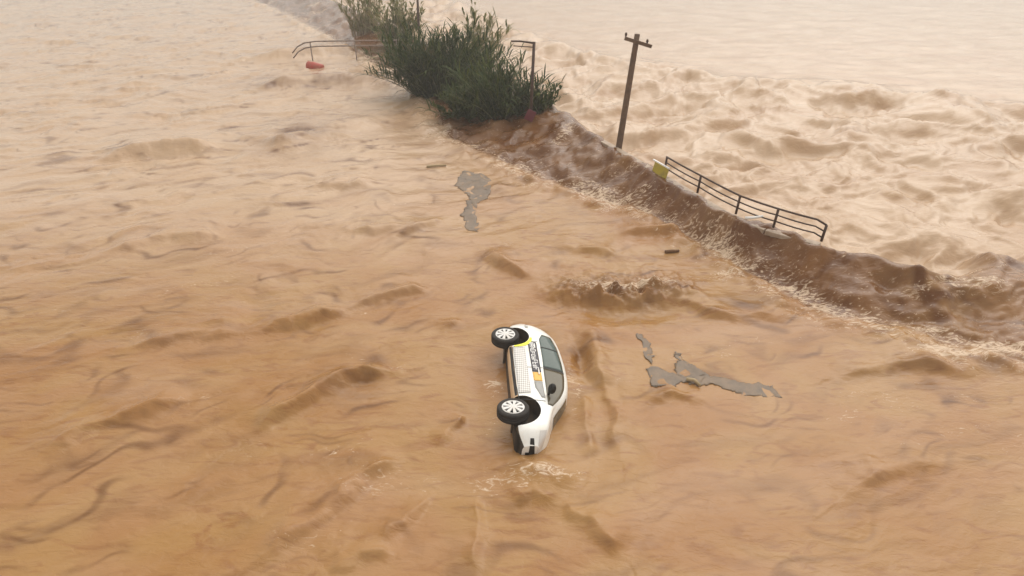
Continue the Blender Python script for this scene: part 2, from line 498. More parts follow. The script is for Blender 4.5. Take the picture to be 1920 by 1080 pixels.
def leaf_mat(name, a, b):
    m = mat(name, a, 0.75, noise=b, scale=0.9)
    m.node_tree.nodes['Principled BSDF'].inputs['Specular IOR Level'].default_value = 0.15
    t = m.node_tree
    p = t.nodes['Principled BSDF']
    tr = t.nodes.new('ShaderNodeBsdfTranslucent')
    tr.inputs['Color'].default_value = (a[0] * 1.6, a[1] * 1.7, a[2], 1)
    mix = t.nodes.new('ShaderNodeMixShader')
    mix.inputs[0].default_value = 0.14
    t.links.new(p.outputs[0], mix.inputs[1])
    t.links.new(tr.outputs[0], mix.inputs[2])
    t.links.new(mix.outputs[0], t.nodes['Material Output'].inputs['Surface'])
    return m
M['leaf'] = leaf_mat('reed_leaf_dark', (0.022, 0.040, 0.009), (0.045, 0.062, 0.012))
M['leaf_olive'] = leaf_mat('reed_leaf_olive', (0.075, 0.085, 0.016), (0.04, 0.055, 0.012))
M['leaf_pale'] = leaf_mat('reed_leaf_pale', (0.17, 0.17, 0.075), (0.24, 0.21, 0.11))

# ------------------------------------------------------------------ flood wall with its railing
wall = empty('flood_wall', (4.6, 23.4, 0))
tag(wall, 'low concrete flood wall with the river spilling over its coping beside the wooden pole', 'wall')
def wpath(a, b, n):
    return [(a[0] + (b[0] - a[0]) * i / n, a[1] + (b[1] - a[1]) * i / n) for i in range(n + 1)]
cop = [(3.55, 26.0), (4.1, 24.75), (4.85, 23.0), (5.5, 21.45), (6.05, 20.1), (6.75, 18.4), (7.6, 17.3), (8.8, 16.3)]
def stones(i, gap):
    a, b = Vector((*cop[i], 0)), Vector((*cop[i + 1], 0))
    t = (b - a).normalized()
    return a + t * gap, b - t * gap, math.atan2(t.y, t.x)
for i in range(len(cop) - 1):
    a, b, an = stones(i, 0.012)
    mid = (a + b) / 2 - wall.location
    rot = Matrix.Rotation(an, 3, 'Z')
    v, f = box((mid.x, mid.y, 0.90), ((b - a).length, 0.26, 0.14), rot)
    o = pydata('coping_stone', v, f, M['conc'], wall, False)
    bevel(o, 0.02)
    v, f = box((mid.x, mid.y, 0.1), ((b - a).length + .02, 0.20, 1.46), rot)
    pydata('wall_panel', v, f, M['conc'], wall, False)

rail = empty('railing', (6.3, 19.6, 1.0))
tag(rail, 'dark iron railing with three tubes along the overtopped river wall', 'railing')
rp = [Vector((x, y, 1.06)) for x, y in ((5.42, 21.65), (6.16, 19.86), (6.93, 18.17), (7.75, 17.2), (8.8, 16.3))]
for i, p in enumerate(rp):
    lean = 0.03
    v, f = tube([p - rail.location, p - rail.location + Vector((lean, 0, 0.62 - 0.12 * (i == 4)))], 0.04, 8)
    o = pydata('post', v, f, M['iron'], rail)
for hgt, r in ((0.60, 0.032), (0.40, 0.024), (0.20, 0.024)):
    pts = []
    for i in range(len(rp) - 1):
        for k in range(5):
            q = rp[i].lerp(rp[i + 1], k / 5)
            sag = -0.03 * math.sin(k / 5 * math.pi) * (1 if hgt < .6 else .4)
            pts.append(q - rail.location + Vector((0.03, 0, hgt + sag)))
    pts.append(rp[-1] - rail.location + Vector((0.03, 0, hgt - 0.1)))
    v, f = tube(pts, r, 8)
    pydata('rail_tube', v, f, M['iron'], rail)

sg_ = empty('warning_panel', (5.3, 21.75, 1.0))
tag(sg_, 'dirty yellow panel fixed at the end of the dark railing', 'panel')
an = math.atan2(-1.55, .65)
v, f = box((0, 0, 0.13), (0.85, 0.03, 0.36), Matrix.Rotation(an, 3, 'Z') @ Matrix.Rotation(R(-14), 3, 'X'))
bevel(pydata('plate', v, f, M['sign'], sg_, False), 0.01)
v, f = box((0, 0, 0.37), (0.99, 0.06, 0.04), Matrix.Rotation(an, 3, 'Z'))
pydata('top_strip', v, f, M['letter'], sg_, False)

# ------------------------------------------------------------------ poles
pole = empty('utility_pole', (4.16, 24.84, 0.0))
tag(pole, 'leaning wooden utility pole with a short crossarm standing at the river wall', 'pole')
lean = Vector((0.39, 0.0, 5.35))
v, f = tube([Vector((0, 0, -0.6)) + lean * t for t in (0, .25, .5, .75, 1.0, 1.085)], [.135, .128, .12, .112, .104, .10], 14)
pydata('shaft', v, f, M['wood'], pole)
top = Vector((0, 0, -0.6)) + lean * 1.04
v, f = box(top + Vector((0.05, -0.15, -0.02)), (1.05, 0.10, 0.12), Matrix.Rotation(R(16), 3, 'Y'))
arm = pydata('crossarm', v, f, M['wood'], pole, False)
for sx in (-0.42, 0.38):
    v, f = tube([top + Vector((sx, -0.15, 0.06 - sx * .29)), top + Vector((sx, -0.15, 0.12 - sx * .29)), top + Vector((sx, -0.15, 0.2 - sx * .29))], [.018, .05, .03], 10)
    pydata('insulator', v, f, M['iron'], arm)

def arm_post(loc, hgt, arml, lean, label, tilt=0.0, r=0.075):
    e = empty('lamp_post', loc)
    tag(e, label, 'post')
    v, f = tube([(0, 0, -0.8), (lean * .5, 0, hgt * .5), (lean, 0, hgt)], [r, r * .92, r * .85], 12)
    pydata('shaft', v, f, M['iron'], e)
    v, f = tube([(lean + r * .5, 0, hgt - .05), (lean - arml * .6, 0, hgt + .03 + tilt), (lean - arml, 0, hgt + .03 + tilt)], [r * .6, r * .5, r * .5], 8)
    pydata('arm', v, f, M['iron'], e)
    v, f = tube([(lean + .02, 0, hgt - .22), (lean - arml * .9, 0, hgt - .16 + tilt)], r * .3, 6)
    pydata('brace', v, f, M['iron'], e)
    return e
arm_post((0.83, 29.3, 0.2), 3.95, 1.0, 0.13, 'dark square-armed metal post standing in front of the green reed clump')
arm_post((-6.0, 43.6, 0.3), 4.25, 1.45, 0.1, 'dark metal post with a flat arm rising behind the largest green clump', r=0.085)

plate = tag(pydata('maroon_plate', *box((0.83, 29.1, 1.0), (0.42, 0.04, 0.5), Matrix.Rotation(R(25), 3, 'Y')), M['maroon'], None, False),
            'small maroon plate hanging low on the metal post by the reeds', 'plate')
bevel(plate, 0.03)

# bent double handrail at the far left
hr = empty('bent_handrail', (-11.0, 45.5, 0))
tag(hr, 'bent double tube handrail sticking out of the flood beside the green reeds', 'handrail')
for dz, dy in ((1.35, 0), (1.02, 0.05)):
    pts = []
    for x, z in ((-3.9, -0.75), (-3.5, -0.35), (-3.0, -0.10), (-2.2, -0.0), (-0.5, 0.02), (1.5, 0.03), (4.2, 0.05)):
        pts.append((x, dy + 0.02 * x, dz + z))
    v, f = tube(pts, 0.045, 8)
    pydata('rail_tube', v, f, M['galv'], hr)
for x in (-2.6, 0.4, 3.2):
    v, f = tube([(x, 0.02 * x, -0.6), (x, 0.02 * x, 1.34)], 0.04, 8)
    pydata('post', v, f, M['galv'], hr)

v, f = tube([(-.55, 0, 0), (-.5, 0, 0), (-.2, 0, 0), (-.17, 0, 0), (.17, 0, 0), (.2, 0, 0), (.5, 0, 0), (.55, 0, 0)],
            [.22, .28, .28, .30, .30, .28, .28, .22], 18)
dr = pydata('red_drum', v, f, M['drum'])
dr.location = (-12.9, 43.4, water_z(-12.9, 43.4) + .10)
dr.rotation_euler = (0, R(9), R(-14))
tag(dr, 'faded red plastic drum floating half sunk near the bent handrail', 'drum')

# ------------------------------------------------------------------ reeds
def reed_clump(loc, rx, ry, hmax, culms, leaves, label, leafmats, canemat, droop=1.0, leaf_len=0.75, seed=1, wid=0.05, skew=0.0):
    rnd = random.Random(seed)
    e = empty('reed_clump', loc)
    tag(e, label, 'reeds', 'reed clumps on the flooded bank')
    cv, cf = [], []
    lv = [[] for _ in leafmats]
    lf = [[] for _ in leafmats]
    for c in range(culms):
        a = rnd.random() * 2 * math.pi
        q = math.sqrt(rnd.random())
        bx, by = math.cos(a) * rx * q * .5, math.sin(a) * ry * q * .5
        hh = hmax * (0.45 + 0.55 * rnd.random()) * (1 - 0.35 * q * q)
        out = Vector((math.cos(a) * rx * .75 * q + rnd.gauss(0, .3) + skew * hh, math.sin(a) * ry * .6 * q + rnd.gauss(0, .3), 0))
        bend = 0.25 + 0.6 * rnd.random()
        def P(t):
            return Vector((bx, by, -0.5)) + out * (t * t * droop) + Vector((0, 0, (hh + .5) * (t - 0.16 * bend * t ** 3)))
        tube([P(i / 4) for i in range(5)], [.022, .02, .016, .012, .006], 4, cv, cf, False)
        for k in range(leaves):
            t = 0.12 + 0.88 * rnd.random() ** 1.15
            p = P(t)
            az = rnd.random() * 2 * math.pi
            d = (Vector((math.cos(az), math.sin(az), 0.5 + 0.8 * rnd.random())) * .7 + (P(min(1, t + .1)) - P(t - .1)).normalized() * .8).normalized()
            L = leaf_len * (0.6 + 0.7 * rnd.random())
            side = d.cross(Vector((0, 0, 1))).normalized() * (wid * (0.6 + .8 * rnd.random()))
            mi = 0 if rnd.random() < 0.72 else min(1, len(leafmats) - 1)
            V, Fc = lv[mi], lf[mi]
            b = len(V)
            dr_ = 0.2 + rnd.random() * 0.55
            for i, w in ((0, .5), (1, 1.0), (2, .75)):
                s = i / 3
                q2 = p + d * (L * s) - Vector((0, 0, dr_ * L * s * s))
                V.append(q2 - side * w)
                V.append(q2 + side * w)
            V.append(p + d * L - Vector((0, 0, dr_ * L)))
            Fc += [(b, b + 1, b + 3, b + 2), (b + 2, b + 3, b + 5, b + 4), (b + 4, b + 5, b + 6)]
    tag(pydata('canes', cv, cf, canemat, e), kind='stuff')
    for i, m in enumerate(leafmats):
        if lv[i]:
            tag(pydata('foliage', lv[i], lf[i], m, e, False), kind='stuff')
    return e

reed_clump((-4.0, 36.6, 0), 2.9, 2.0, 4.3, 210, 30, 'largest dark green reed clump standing in the flood on the bank', [M['leaf'], M['leaf_olive']], M['cane'], 1.25, 1.25, 3, 0.034)
reed_clump((-0.5, 31.3, 0.1), 1.85, 1.5, 3.5, 120, 28, 'dark green reed clump beside the square-armed metal post', [M['leaf'], M['leaf_olive']], M['cane'], 1.3, 1.1, 4, 0.032, skew=-0.06)
reed_clump((-2.3, 32.0, 0), 1.0, 0.9, 1.7, 70, 26, 'low olive reed tuft between the two dark reed clumps', [M['leaf_olive'], M['leaf']], M['cane'], 1.2, 0.6, 5)
reed_clump((1.35, 30.9, 0.6), 0.55, 0.6, 1.7, 26, 18, 'thin green reed tuft growing behind the square-armed metal post', [M['leaf_olive'], M['leaf']], M['cane'], 1.3, 0.6, 6)
reed_clump((-8.2, 49.0, 0.3), 2.3, 1.8, 4.6, 90, 12, 'pale olive reed clump with dry stems behind the bent handrail', [M['leaf_pale'], M['leaf_olive']], M['dry'], 0.8, 0.9, 7, 0.06)
reed_clump((-11.6, 54.0, 0.6), 2.2, 1.6, 4.4, 110, 5, 'bare pale canes rising from the far bank', [M['leaf_pale']], M['dry'], 0.6, 0.9, 8, 0.06)
reed_clump((-2.2, 42.0, 0.6), 1.6, 1.3, 4.0, 60, 14, 'thin pale reeds at the river edge behind the dark clump', [M['leaf_pale'], M['leaf_olive']], M['dry'], 1.3, 0.9, 9, 0.05)

# ------------------------------------------------------------------ the car, lying on its left side in the flood
car = empty('overturned_car')
tag(car, 'white patrol hatchback swept along lying on its side with wheels turned out', 'car')
yaw, rho, sc = R(4.0), R(5.5), 1.035
fwd = Vector((math.sin(yaw), -math.cos(yaw), 0.012)).normalized()
nrm = (Vector((0, 0, 1)) - fwd * fwd.z).normalized()
upv = fwd.cross(-nrm)
nrm, upv = nrm * math.cos(rho) + upv * math.sin(rho), upv * math.cos(rho) - nrm * math.sin(rho)
mw = Matrix((fwd, -nrm, upv)).transposed().to_4x4()
car.matrix_world = Matrix.Translation((-0.335, 11.0, -0.22)) @ mw @ Matrix.Scale(sc, 4)

KX = [q if q < 1.3 else 1.3 + (q - 1.3) * .84 for q in [-1.98, -1.93, -1.84, -1.7, -1.45, -1.0, -0.4, 0.1, 0.5, 0.8, 1.1, 1.32, 1.65, 1.85, 1.97, 2.05, 2.08]]
ZB = [.46, .38, .32, .28, .25, .23, .21, .21, .21, .21, .21, .22, .22, .23, .25, .30, .42]
ZM = [.72, .78, .84, .89, .92, .93, .92, .90, .89, .88, .87, .86, .81, .76, .70, .62, .54]
ZT = [.84, .97, 1.14, 1.28, 1.40, 1.46, 1.49, 1.48, 1.42, 1.29, 1.09, .98, .90, .84, .77, .67, .57]
WW = [.62, .71, .77, .81, .835, .85, .86, .86, .86, .86, .855, .845, .81, .76, .69, .58, .42]
WR = [.50, .55, .59, .62, .645, .66, .67, .67, .67, .68, .70, .70, .65, .58, .50, .42, .32]
def kk(tab, x):
    return float(np.interp(x, KX, tab))
def crom(p, n):
    out = []
    m = len(p)
    for i in range(m - 1):
        a, b, c, e = p[max(i - 1, 0)], p[i], p[i + 1], p[min(i + 2, m - 1)]
        for k in range(n):
            t = k / n
            out.append(tuple(0.5 * ((2 * b[j]) + (-a[j] + c[j]) * t + (2 * a[j] - 5 * b[j] + 4 * c[j] - e[j]) * t * t + (-a[j] + 3 * b[j] - 3 * c[j] + e[j]) * t ** 3) for j in (0, 1)))
    out.append(p[-1])
    return out
NS = 96
xs = np.array([-1.98 + (1.98 + KX[-1]) * (i / (NS - 1)) for i in range(NS)])
tabs = {}
for nm, tb in (('zb', ZB), ('zm', ZM), ('zt', ZT), ('w', WW), ('wr', WR)):
    a = np.interp(xs, KX, tb)
    for _ in range(3):
        p = np.pad(a, 2, mode='edge')
        a = (p[:-4] + 2 * p[1:-3] + 3 * p[2:-2] + 2 * p[3:-1] + p[4:]) / 9
    tabs[nm] = a
bv, bf, bm = [], [], []
ring = 0
for i, x in enumerate(xs):
    zb, zm, zt, w, wr = (float(tabs[k][i]) for k in ('zb', 'zm', 'zt', 'w', 'wr'))
    g = zm - zb
    ctl = [(0, zb), (.55 * w, zb), (.86 * w, zb + .01), (.955 * w, zb + .07), (.99 * w, zb + .12 + g * .12), (w, zb + g * .48), (.995 * w, zb + g * .78),
           (.975 * w, zm), ((.975 * w + wr) / 2 + .012, (zm + zt) / 2 + .01), (wr, zt - min(.07, (zt - zm) * .35)), (wr * .82, zt - .018), (wr * .4, zt - .002), (0, zt)]
    half = crom(ctl, 4)
    full = [(-y, z) for y, z in half] + [(y, z) for y, z in reversed(half[1:-1])]
    ring = len(full)
    bv += [(x, y, z) for y, z in full]
for i in range(NS - 1):
    for k in range(ring):
        a, b = i * ring + k, i * ring + (k + 1) % ring
        bf.append((a, b, b + ring, a + ring))
        y = (bv[a][1] + bv[b][1]) / 2
        z = (bv[a][2] + bv[b][2]) / 2
        zb = float(tabs['zb'][i]); w = float(tabs['w'][i])
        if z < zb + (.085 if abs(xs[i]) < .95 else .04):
            bm.append(2 if abs(y) > .62 * w and abs(xs[i]) < 0.95 else 1)  # sill faces get the tan of mud and painted bounce light
        else:
            bm.append(0)
bf.append(tuple(range(ring))); bm.append(0)
bf.append(tuple((NS - 1) * ring + k for k in reversed(range(ring)))); bm.append(0)
bme = bpy.data.meshes.new('body')
bme.from_pydata(bv, [], bf)
bme.update()
t_ = bmesh.new(); t_.from_mesh(bme); bmesh.ops.recalc_face_normals(t_, faces=t_.faces); t_.to_mesh(bme); t_.free()
bme.polygons.foreach_set('material_index', bm)
bvh = BVHTree.FromPolygons([Vector(p) for p in bv], [tuple(p.vertices) for p in bme.polygons])
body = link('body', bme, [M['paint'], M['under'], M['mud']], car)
# wheel wells cut out of the body
WZ = 0.31
AX = 1.25
cutv, cutf = [], []
for ax in (-AX, AX):
    for sd_ in (-1, 1):
        tube([(ax, sd_ * .52, WZ + .03), (ax, sd_ * 1.2, WZ + .03)], .385, 40, cutv, cutf)
cme = bpy.data.meshes.new('cut'); cme.from_pydata([tuple(p) for p in cutv], [], cutf)
t_ = bmesh.new(); t_.from_mesh(cme); bmesh.ops.recalc_face_normals(t_, faces=t_.faces); t_.to_mesh(cme); t_.free()
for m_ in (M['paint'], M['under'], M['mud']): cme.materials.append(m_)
cme.polygons.foreach_set('material_index', [1] * len(cme.polygons))
cut = bpy.data.objects.new('cut', cme); C.objects.link(cut)
cut.matrix_world = car.matrix_world
bpy.context.view_layer.update()
bo = body.modifiers.new('b', 'BOOLEAN'); bo.operation = 'DIFFERENCE'; bo.object = cut; bo.solver = 'EXACT'
dg = bpy.context.evaluated_depsgraph_get()
nme = bpy.data.meshes.new_from_object(body.evaluated_get(dg))
body.modifiers.clear(); body.data = nme; nme.name = 'body'
bpy.data.objects.remove(cut)
nme.polygons.foreach_set('use_smooth', [True] * len(nme.polygons))
try:
    nme.set_sharp_from_angle(angle=R(40))
except Exception:
    pass

def proj(x, z, side=-1, off=.005):
    hit = bvh.ray_cast(Vector((x, side * 3.0, z)), Vector((0, -side, 0)))
    if hit[0] is None:
        hit = bvh.find_nearest(Vector((x, side * .8, z)))
    n = hit[1]
    if n.y * side < 0: n = -n
    return hit[0] + n * off
def pdir(o, dr, off=.006):
    hit = bvh.ray_cast(Vector(o), Vector(dr).normalized())
    if hit[0] is None:
        hit = bvh.find_nearest(Vector(o))
    n = hit[1]
    if n.dot(Vector(dr)) > 0: n = -n
    return hit[0] + n * off
def patch(name, lo, hi, x0, x1, m, side=-1, off=.006, nx=18, nz=8, parent=None, thick=.006):
    V, Fc = [], []
    for i in range(nx + 1):
        x = x0 + (x1 - x0) * i / nx
        for k in range(nz + 1):
            z = lo(x) + (hi(x) - lo(x)) * k / nz
            V.append(proj(x, z, side, off))
    for i in range(nx):
        for k in range(nz):
            a = i * (nz + 1) + k
            q = (a, a + 1, a + nz + 2, a + nz + 1)
            Fc.append(q if side > 0 else q[::-1])
    o = pydata(name, V, Fc, m, parent or car)
    if thick:
        sm = o.modifiers.new('s', 'SOLIDIFY'); sm.thickness = thick; sm.offset = -1
    return o
def ribbon(name, pts, w, m, side=-1, off=.004, parent=None):
    V, Fc = [], []
    P2 = []
    for i in range(len(pts) - 1):
        for k in range(6):
            P2.append((pts[i][0] + (pts[i + 1][0] - pts[i][0]) * k / 6, pts[i][1] + (pts[i + 1][1] - pts[i][1]) * k / 6))
    P2.append(pts[-1])
    for i, (x, z) in enumerate(P2):
        a, b = P2[max(i - 1, 0)], P2[min(i + 1, len(P2) - 1)]
        tx, tz = b[0] - a[0], b[1] - a[1]
        l = math.hypot(tx, tz) or 1
        nx_, nz_ = -tz / l * w / 2, tx / l * w / 2
        V += [proj(x - nx_, z - nz_, side, off), proj(x + nx_, z + nz_, side, off)]
    for i in range(len(P2) - 1):
        q = (2 * i, 2 * i + 1, 2 * i + 3, 2 * i + 2)
        Fc.append(q if side > 0 else q[::-1])
    return pydata(name, V, Fc, m, parent or car)
ztop = lambda x: float(np.interp(x, xs, tabs['zt']))
zbelt = lambda x: float(np.interp(x, xs, tabs['zm']))
def chk_mat():
    m = mat('hatched_reflective_film', (0.7, 0.7, 0.68), 0.4)
    t = m.node_tree
    tc = t.nodes.new('ShaderNodeTexCoord')
    mp = t.nodes.new('ShaderNodeMapping')
    mp.inputs['Rotation'].default_value = (0, R(38), 0)
    mp.inputs['Scale'].default_value = (20, 0.001, 34)
    mp.inputs['Location'].default_value = (0, 0.5, 0)
    ck = t.nodes.new('ShaderNodeTexChecker')
    ck.inputs['Scale'].default_value = 1.0
    ck.inputs['Color1'].default_value = (0.74, 0.73, 0.70, 1)
    ck.inputs['Color2'].default_value = (0.44, 0.42, 0.40, 1)
    t.links.new(tc.outputs['Object'], mp.inputs['Vector'])
    t.links.new(mp.outputs[0], ck.inputs['Vector'])
    t.links.new(ck.outputs['Color'], t.nodes['Principled BSDF'].inputs['Base Color'])
    return m
M['check'] = chk_mat()
rnd = random.Random(3)
for side in (-1, 1):
    # glazing: dark surround, then panes
    hi = lambda x: max(zbelt(x) + .05, ztop(x) - .115 - .05 * max(0, (-x - 1.0)) / .4)
    rw = patch('rear_side_window', lambda x: zbelt(x) + .015 + .10 * max(0, (-x - 1.15)) / .25, hi, -1.38, -0.10, M['glass'], side, .008)
    fwi = patch('front_side_window', lambda x: zbelt(x) + .012, lambda x: max(zbelt(x) + .03, ztop(x) - .115), -0.04, 1.10, M['glassf'], side, .008)
    ribbon('window_pillar', [(-.07, zbelt(0) + .01), (-.07, ztop(-.07) - .11)], .07, M['black'], side, .011)
    ribbon('window_pillar', [(-.83, zbelt(-.8) + .01), (-.83, ztop(-.83) - .12)], .035, M['black'], side, .013)
    # door gaps and handles
    fd = ribbon('front_door', [(-.06, .30), (-.05, .6), (-.06, .9)], .016, M['seam'], side)
    ribbon('door_gap', [(.98, .32), (1.0, .55), (1.02, .84)], .014, M['seam'], side, parent=fd)
    ribbon('door_gap', [(-.05, .30), (.5, .295), (.98, .32)], .014, M['seam'], side, parent=fd)
    rd = ribbon('rear_door', [(-.06, .302), (-.5, .30), (-.80, .31)], .014, M['seam'], side)
    ribbon('door_gap', [(-.80, .31), (-.86, .52), (-1.02, .70), (-1.05, .9)], .014, M['seam'], side, parent=rd)
    for hx, par in ((.12, fd), (-.82, rd)):
        c = proj(hx, .80, side, .02)
        v, f = box(c, (.17, .035, .03))
        bevel(pydata('handle', v, f, M['paint'], par, False), .012)
    ribbon('sill_strip', [(-.84, .275), (0, .265), (.84, .275)], .045, M['black'], side, .007)
    # livery
    patch('checker_band', lambda x: .325, lambda x: .575 - .05 * max(0, x - .55), -.78, .80, M['check'], side, .009, 20, 6, thick=.002)
    lp = patch('lettering_panel', lambda x: .665, lambda x: .855, -1.0, .10, M['navy'], side, .0085, 20, 5, thick=.002)
    patch('orange_square', lambda x: .670, lambda x: .850, .12, .40, M['orange'], side, .0085, 6, 4, thick=.002)
    patch('grey_panel', lambda x: .675 + .10 * max(0, x - .6) / .3, lambda x: .845, .42, .92, M['greyfilm'], side, .0085, 8, 4, thick=.002)
    # rows of unreadable white letters
    V, Fc = [], []
    def quad(xa, za, xb, zb_, w):
        tx, tz = xb - xa, zb_ - za
        l = math.hypot(tx, tz) or 1
        a, b2 = -tz / l * w / 2, tx / l * w / 2
        i = len(V)
        for X, Z in ((xa - a, za - b2), (xa + a, za + b2), (xb + a, zb_ + b2), (xb - a, zb_ - b2)):
            V.append(proj(X, Z, side, .014))
        Fc.append((i, i + 1, i + 2, i + 3) if side > 0 else (i + 3, i + 2, i + 1, i))
    x = -.96
    while x < .02:
        w = rnd.choice((.055, .07, .075))
        z0, z1 = .695, .785 + rnd.choice((0, .03))
        quad(x, z0, x, z1, .018)
        if rnd.random() < .7: quad(x + w - .015, z0, x + w - .015, z1, .018)
        for zz in rnd.sample((z0 + .008, (z0 + z1) / 2, z1 - .008), 2): quad(x, zz, x + w - .01, zz, .016)
        x += w + .022
    pydata('letters', V, Fc, M['letter'], lp, False)
    # yellow flash round the rear arch
    V, Fc = [], []
    for i in range(19):
        a = R(2 + 78 * i / 18)
        for r_ in (.395, .415 + .07 * math.sin(math.pi * (i + 3) / 24)):
            V.append(proj(-AX + r_ * math.cos(a), WZ + .03 + r_ * math.sin(a), side, .010))
    for i in range(18):
        q = (2 * i, 2 * i + 1, 2 * i + 3, 2 * i + 2)
        Fc.append(q if side < 0 else q[::-1])
    pydata('yellow_arch_flash', V, Fc, M['yellow'], car)
    # mirror
    bmm = bmesh.new()
    bmesh.ops.create_icosphere(bmm, subdivisions=3, radius=1)
    for q in bmm.verts:
        q.co = Vector((q.co.x * .085 * (1.0 if q.co.x > 0 else .5), q.co.y * .125, q.co.z * .085))
    me = bpy.data.meshes.new('wing_mirror'); bmm.to_mesh(me); bmm.free()
    mo_ = link('wing_mirror', me, M['black'], car)
    mo_.location = (.80, side * .99, .98)
    v, f = box((.80, side * .88, .93), (.05, .14, .04))
    pydata('mirror_arm', v, f, M['black'], car, False)
    # lamps
    V, Fc = [], []
    for i in range(9):
        for k in range(6):
            yy = side * (.36 + .40 * i / 8)
            zz = .60 + .06 * i / 8 + (.09 + .05 * i / 8) * k / 5
            V.append(pdir((3.2, yy * 1.55, zz), (-1, -side * .30, 0.0), .006))
    for i in range(8):
        for k in range(5):
            a = i * 6 + k
            q = (a, a + 1, a + 7, a + 6)
            Fc.append(q if side < 0 else q[::-1])
    pydata('headlight', V, Fc, M['lamp'], car)
    V, Fc = [], []
    for i in range(7):
        for k in range(5):
            yy = side * (.42 + .27 * i / 6)
            zz = .46 + .02 * i / 6 + (.13 - .06 * i / 6) * k / 4
            V.append(pdir((3.2, yy * 1.6, zz), (-1, -side * .34, 0), .006))
    for i in range(6):
        for k in range(4):
            a = i * 5 + k
            q = (a, a + 1, a + 6, a + 5)
            Fc.append(q if side < 0 else q[::-1])
    pydata('fog_lamp_recess', V, Fc, M['black'], car)
    V, Fc = [], []
    for i in range(5):
        for k in range(6):
            yy = side * (.50 + .20 * i / 4)
            V.append(pdir((-3.2, yy * 1.35, .70 + .20 * k / 5), (1, -side * .2, 0), .007))
    for i in range(4):
        for k in range(5):
            a = i * 6 + k
            q = (a, a + 1, a + 7, a + 6)
            Fc.append(q if side > 0 else q[::-1])
    pydata('tail_light', V, Fc, M['red'], car)
# number-plate sized mark behind the rear wheel arch
for i in range(3):
    ribbon('small_marking', [(-1.72 + .05 * i, .66), (-1.70 + .05 * i, .74)], .022, M['greyfilm'], -1, .007)
def grid_dir(name, o_fn, dr, na, nb, m, flip=False, off=.006):
    V = [pdir(o_fn(i / na, k / nb), dr, off) for i in range(na + 1) for k in range(nb + 1)]
    Fc = []
    for i in range(na):
        for k in range(nb):
            a = i * (nb + 1) + k
            q = (a, a + 1, a + nb + 2, a + nb + 1)
            Fc.append(q[::-1] if flip else q)
    return pydata(name, V, Fc, m, car)
grid_dir('windscreen', lambda s, t: (.62 + .62 * t, (-.60 + 1.2 * s), 3), (0, 0, -1), 16, 10, M['glassf'], True)
grid_dir('rear_window', lambda s, t: (-3, (-.50 + 1.0 * s), .98 + .30 * t), (1, 0, 0), 16, 8, M['glass'])
grid_dir('grille', lambda s, t: (3, (-.38 + .76 * s), .40 + .12 * t), (-1, 0, 0), 12, 5, M['black'], True)
grid_dir('bumper_lip', lambda s, t: (3, (-.66 + 1.32 * s), .23 + .05 * t), (-1, 0, 0), 16, 4, M['black'], True, .012)
# wheels
def lathe(prof, n, ang0=0):
    V, Fc = [], []
    for k in range(n):
        a = 2 * math.pi * k / n
        for r_, y in prof:
            V.append((r_ * math.cos(a), y, r_ * math.sin(a)))
    p = len(prof)
    for k in range(n):
        for i in range(p - 1):
            a, b = k * p + i, ((k + 1) % n) * p + i
            Fc.append((a, a + 1, b + 1, b))
    return V, Fc
tyre_p = [(.205, -.085), (.225, -.100), (.265, -.108), (.298, -.102), (.314, -.080), (.318, -.03), (.312, -.026), (.312, -.018), (.318, -.014), (.318, .014), (.312, .018), (.312, .026), (.318, .03), (.314, .080), (.298, .102), (.265, .108), (.225, .10), (.205, .085)]
tm = lathe(tyre_p, 48)
bar = lathe([(.02, -.03), (.19, -.03), (.206, -.07), (.206, .085)], 32)
rv, rf = lathe([(.207, -.07), (.216, -.094), (.222, -.102), (.210, -.106), (.192, -.098), (.188, -.085)], 40)
def add(V, Fc):
    b = len(rv)
    rv.extend(V); rf.extend(tuple(b + q for q in g) for g in Fc)
for k in range(9):
    a = 2 * math.pi * k / 9
    V, Fc = box((0.122, -.094, 0), (.165, .03, .056))
    V = [Vector((p.x, p.y + (.018 if p.x < .06 else 0) * -.6, p.z * (0.62 if p.x < .1 else 1.25))) for p in V]
    rm = Matrix.Rotation(a, 3, 'Y')
    add([rm @ p for p in V], Fc)
V, Fc = lathe([(0.001, -.122), (.035, -.122), (.055, -.114), (.062, -.09)], 20)
add(V, Fc)
meshes = {}
for ax in (-AX, AX):
    for side in (-1, 1):
        drop = .125 if side < 0 else .06
        if not meshes:
            w0 = pydata('wheel', *bar, M['black'], car)
            ty = pydata('tyre', *tm, M['rubber'], w0)
            ri = pydata('rim', rv, rf, M['hub'], w0, False)
            meshes['w'] = (w0, ty, ri)
        else:
            w0 = meshes['w'][0].copy(); C.objects.link(w0)
            for s_ in meshes['w'][1:]:
                c = s_.copy(); C.objects.link(c); c.parent = w0
        w0.parent = car
        w0.location = (ax, side * .765, WZ - drop)
        w0.rotation_euler = (R(4) * (1 if side < 0 else -1), R(rnd.uniform(0, 40)), R(180 if side > 0 else 0) + (R(-4) if ax > 0 else 0))
# axle and exhaust under the floor
v, f = tube([(-AX, -.7, .22), (-AX, .7, .26)], .035, 10)
pydata('rear_axle', v, f, M['under'], car)
v, f = tube([(AX, -.7, .20), (AX, .7, .24)], .03, 10)
pydata('front_axle', v, f, M['under'], car)
v, f = tube([(.9, -.1, .17), (0, -.12, .16), (-.9, -.15, .17), (-1.1, -.35, .2), (-1.9, -.38, .25)], .03, 8)
pydata('exhaust_pipe', v, f, M['under'], car)

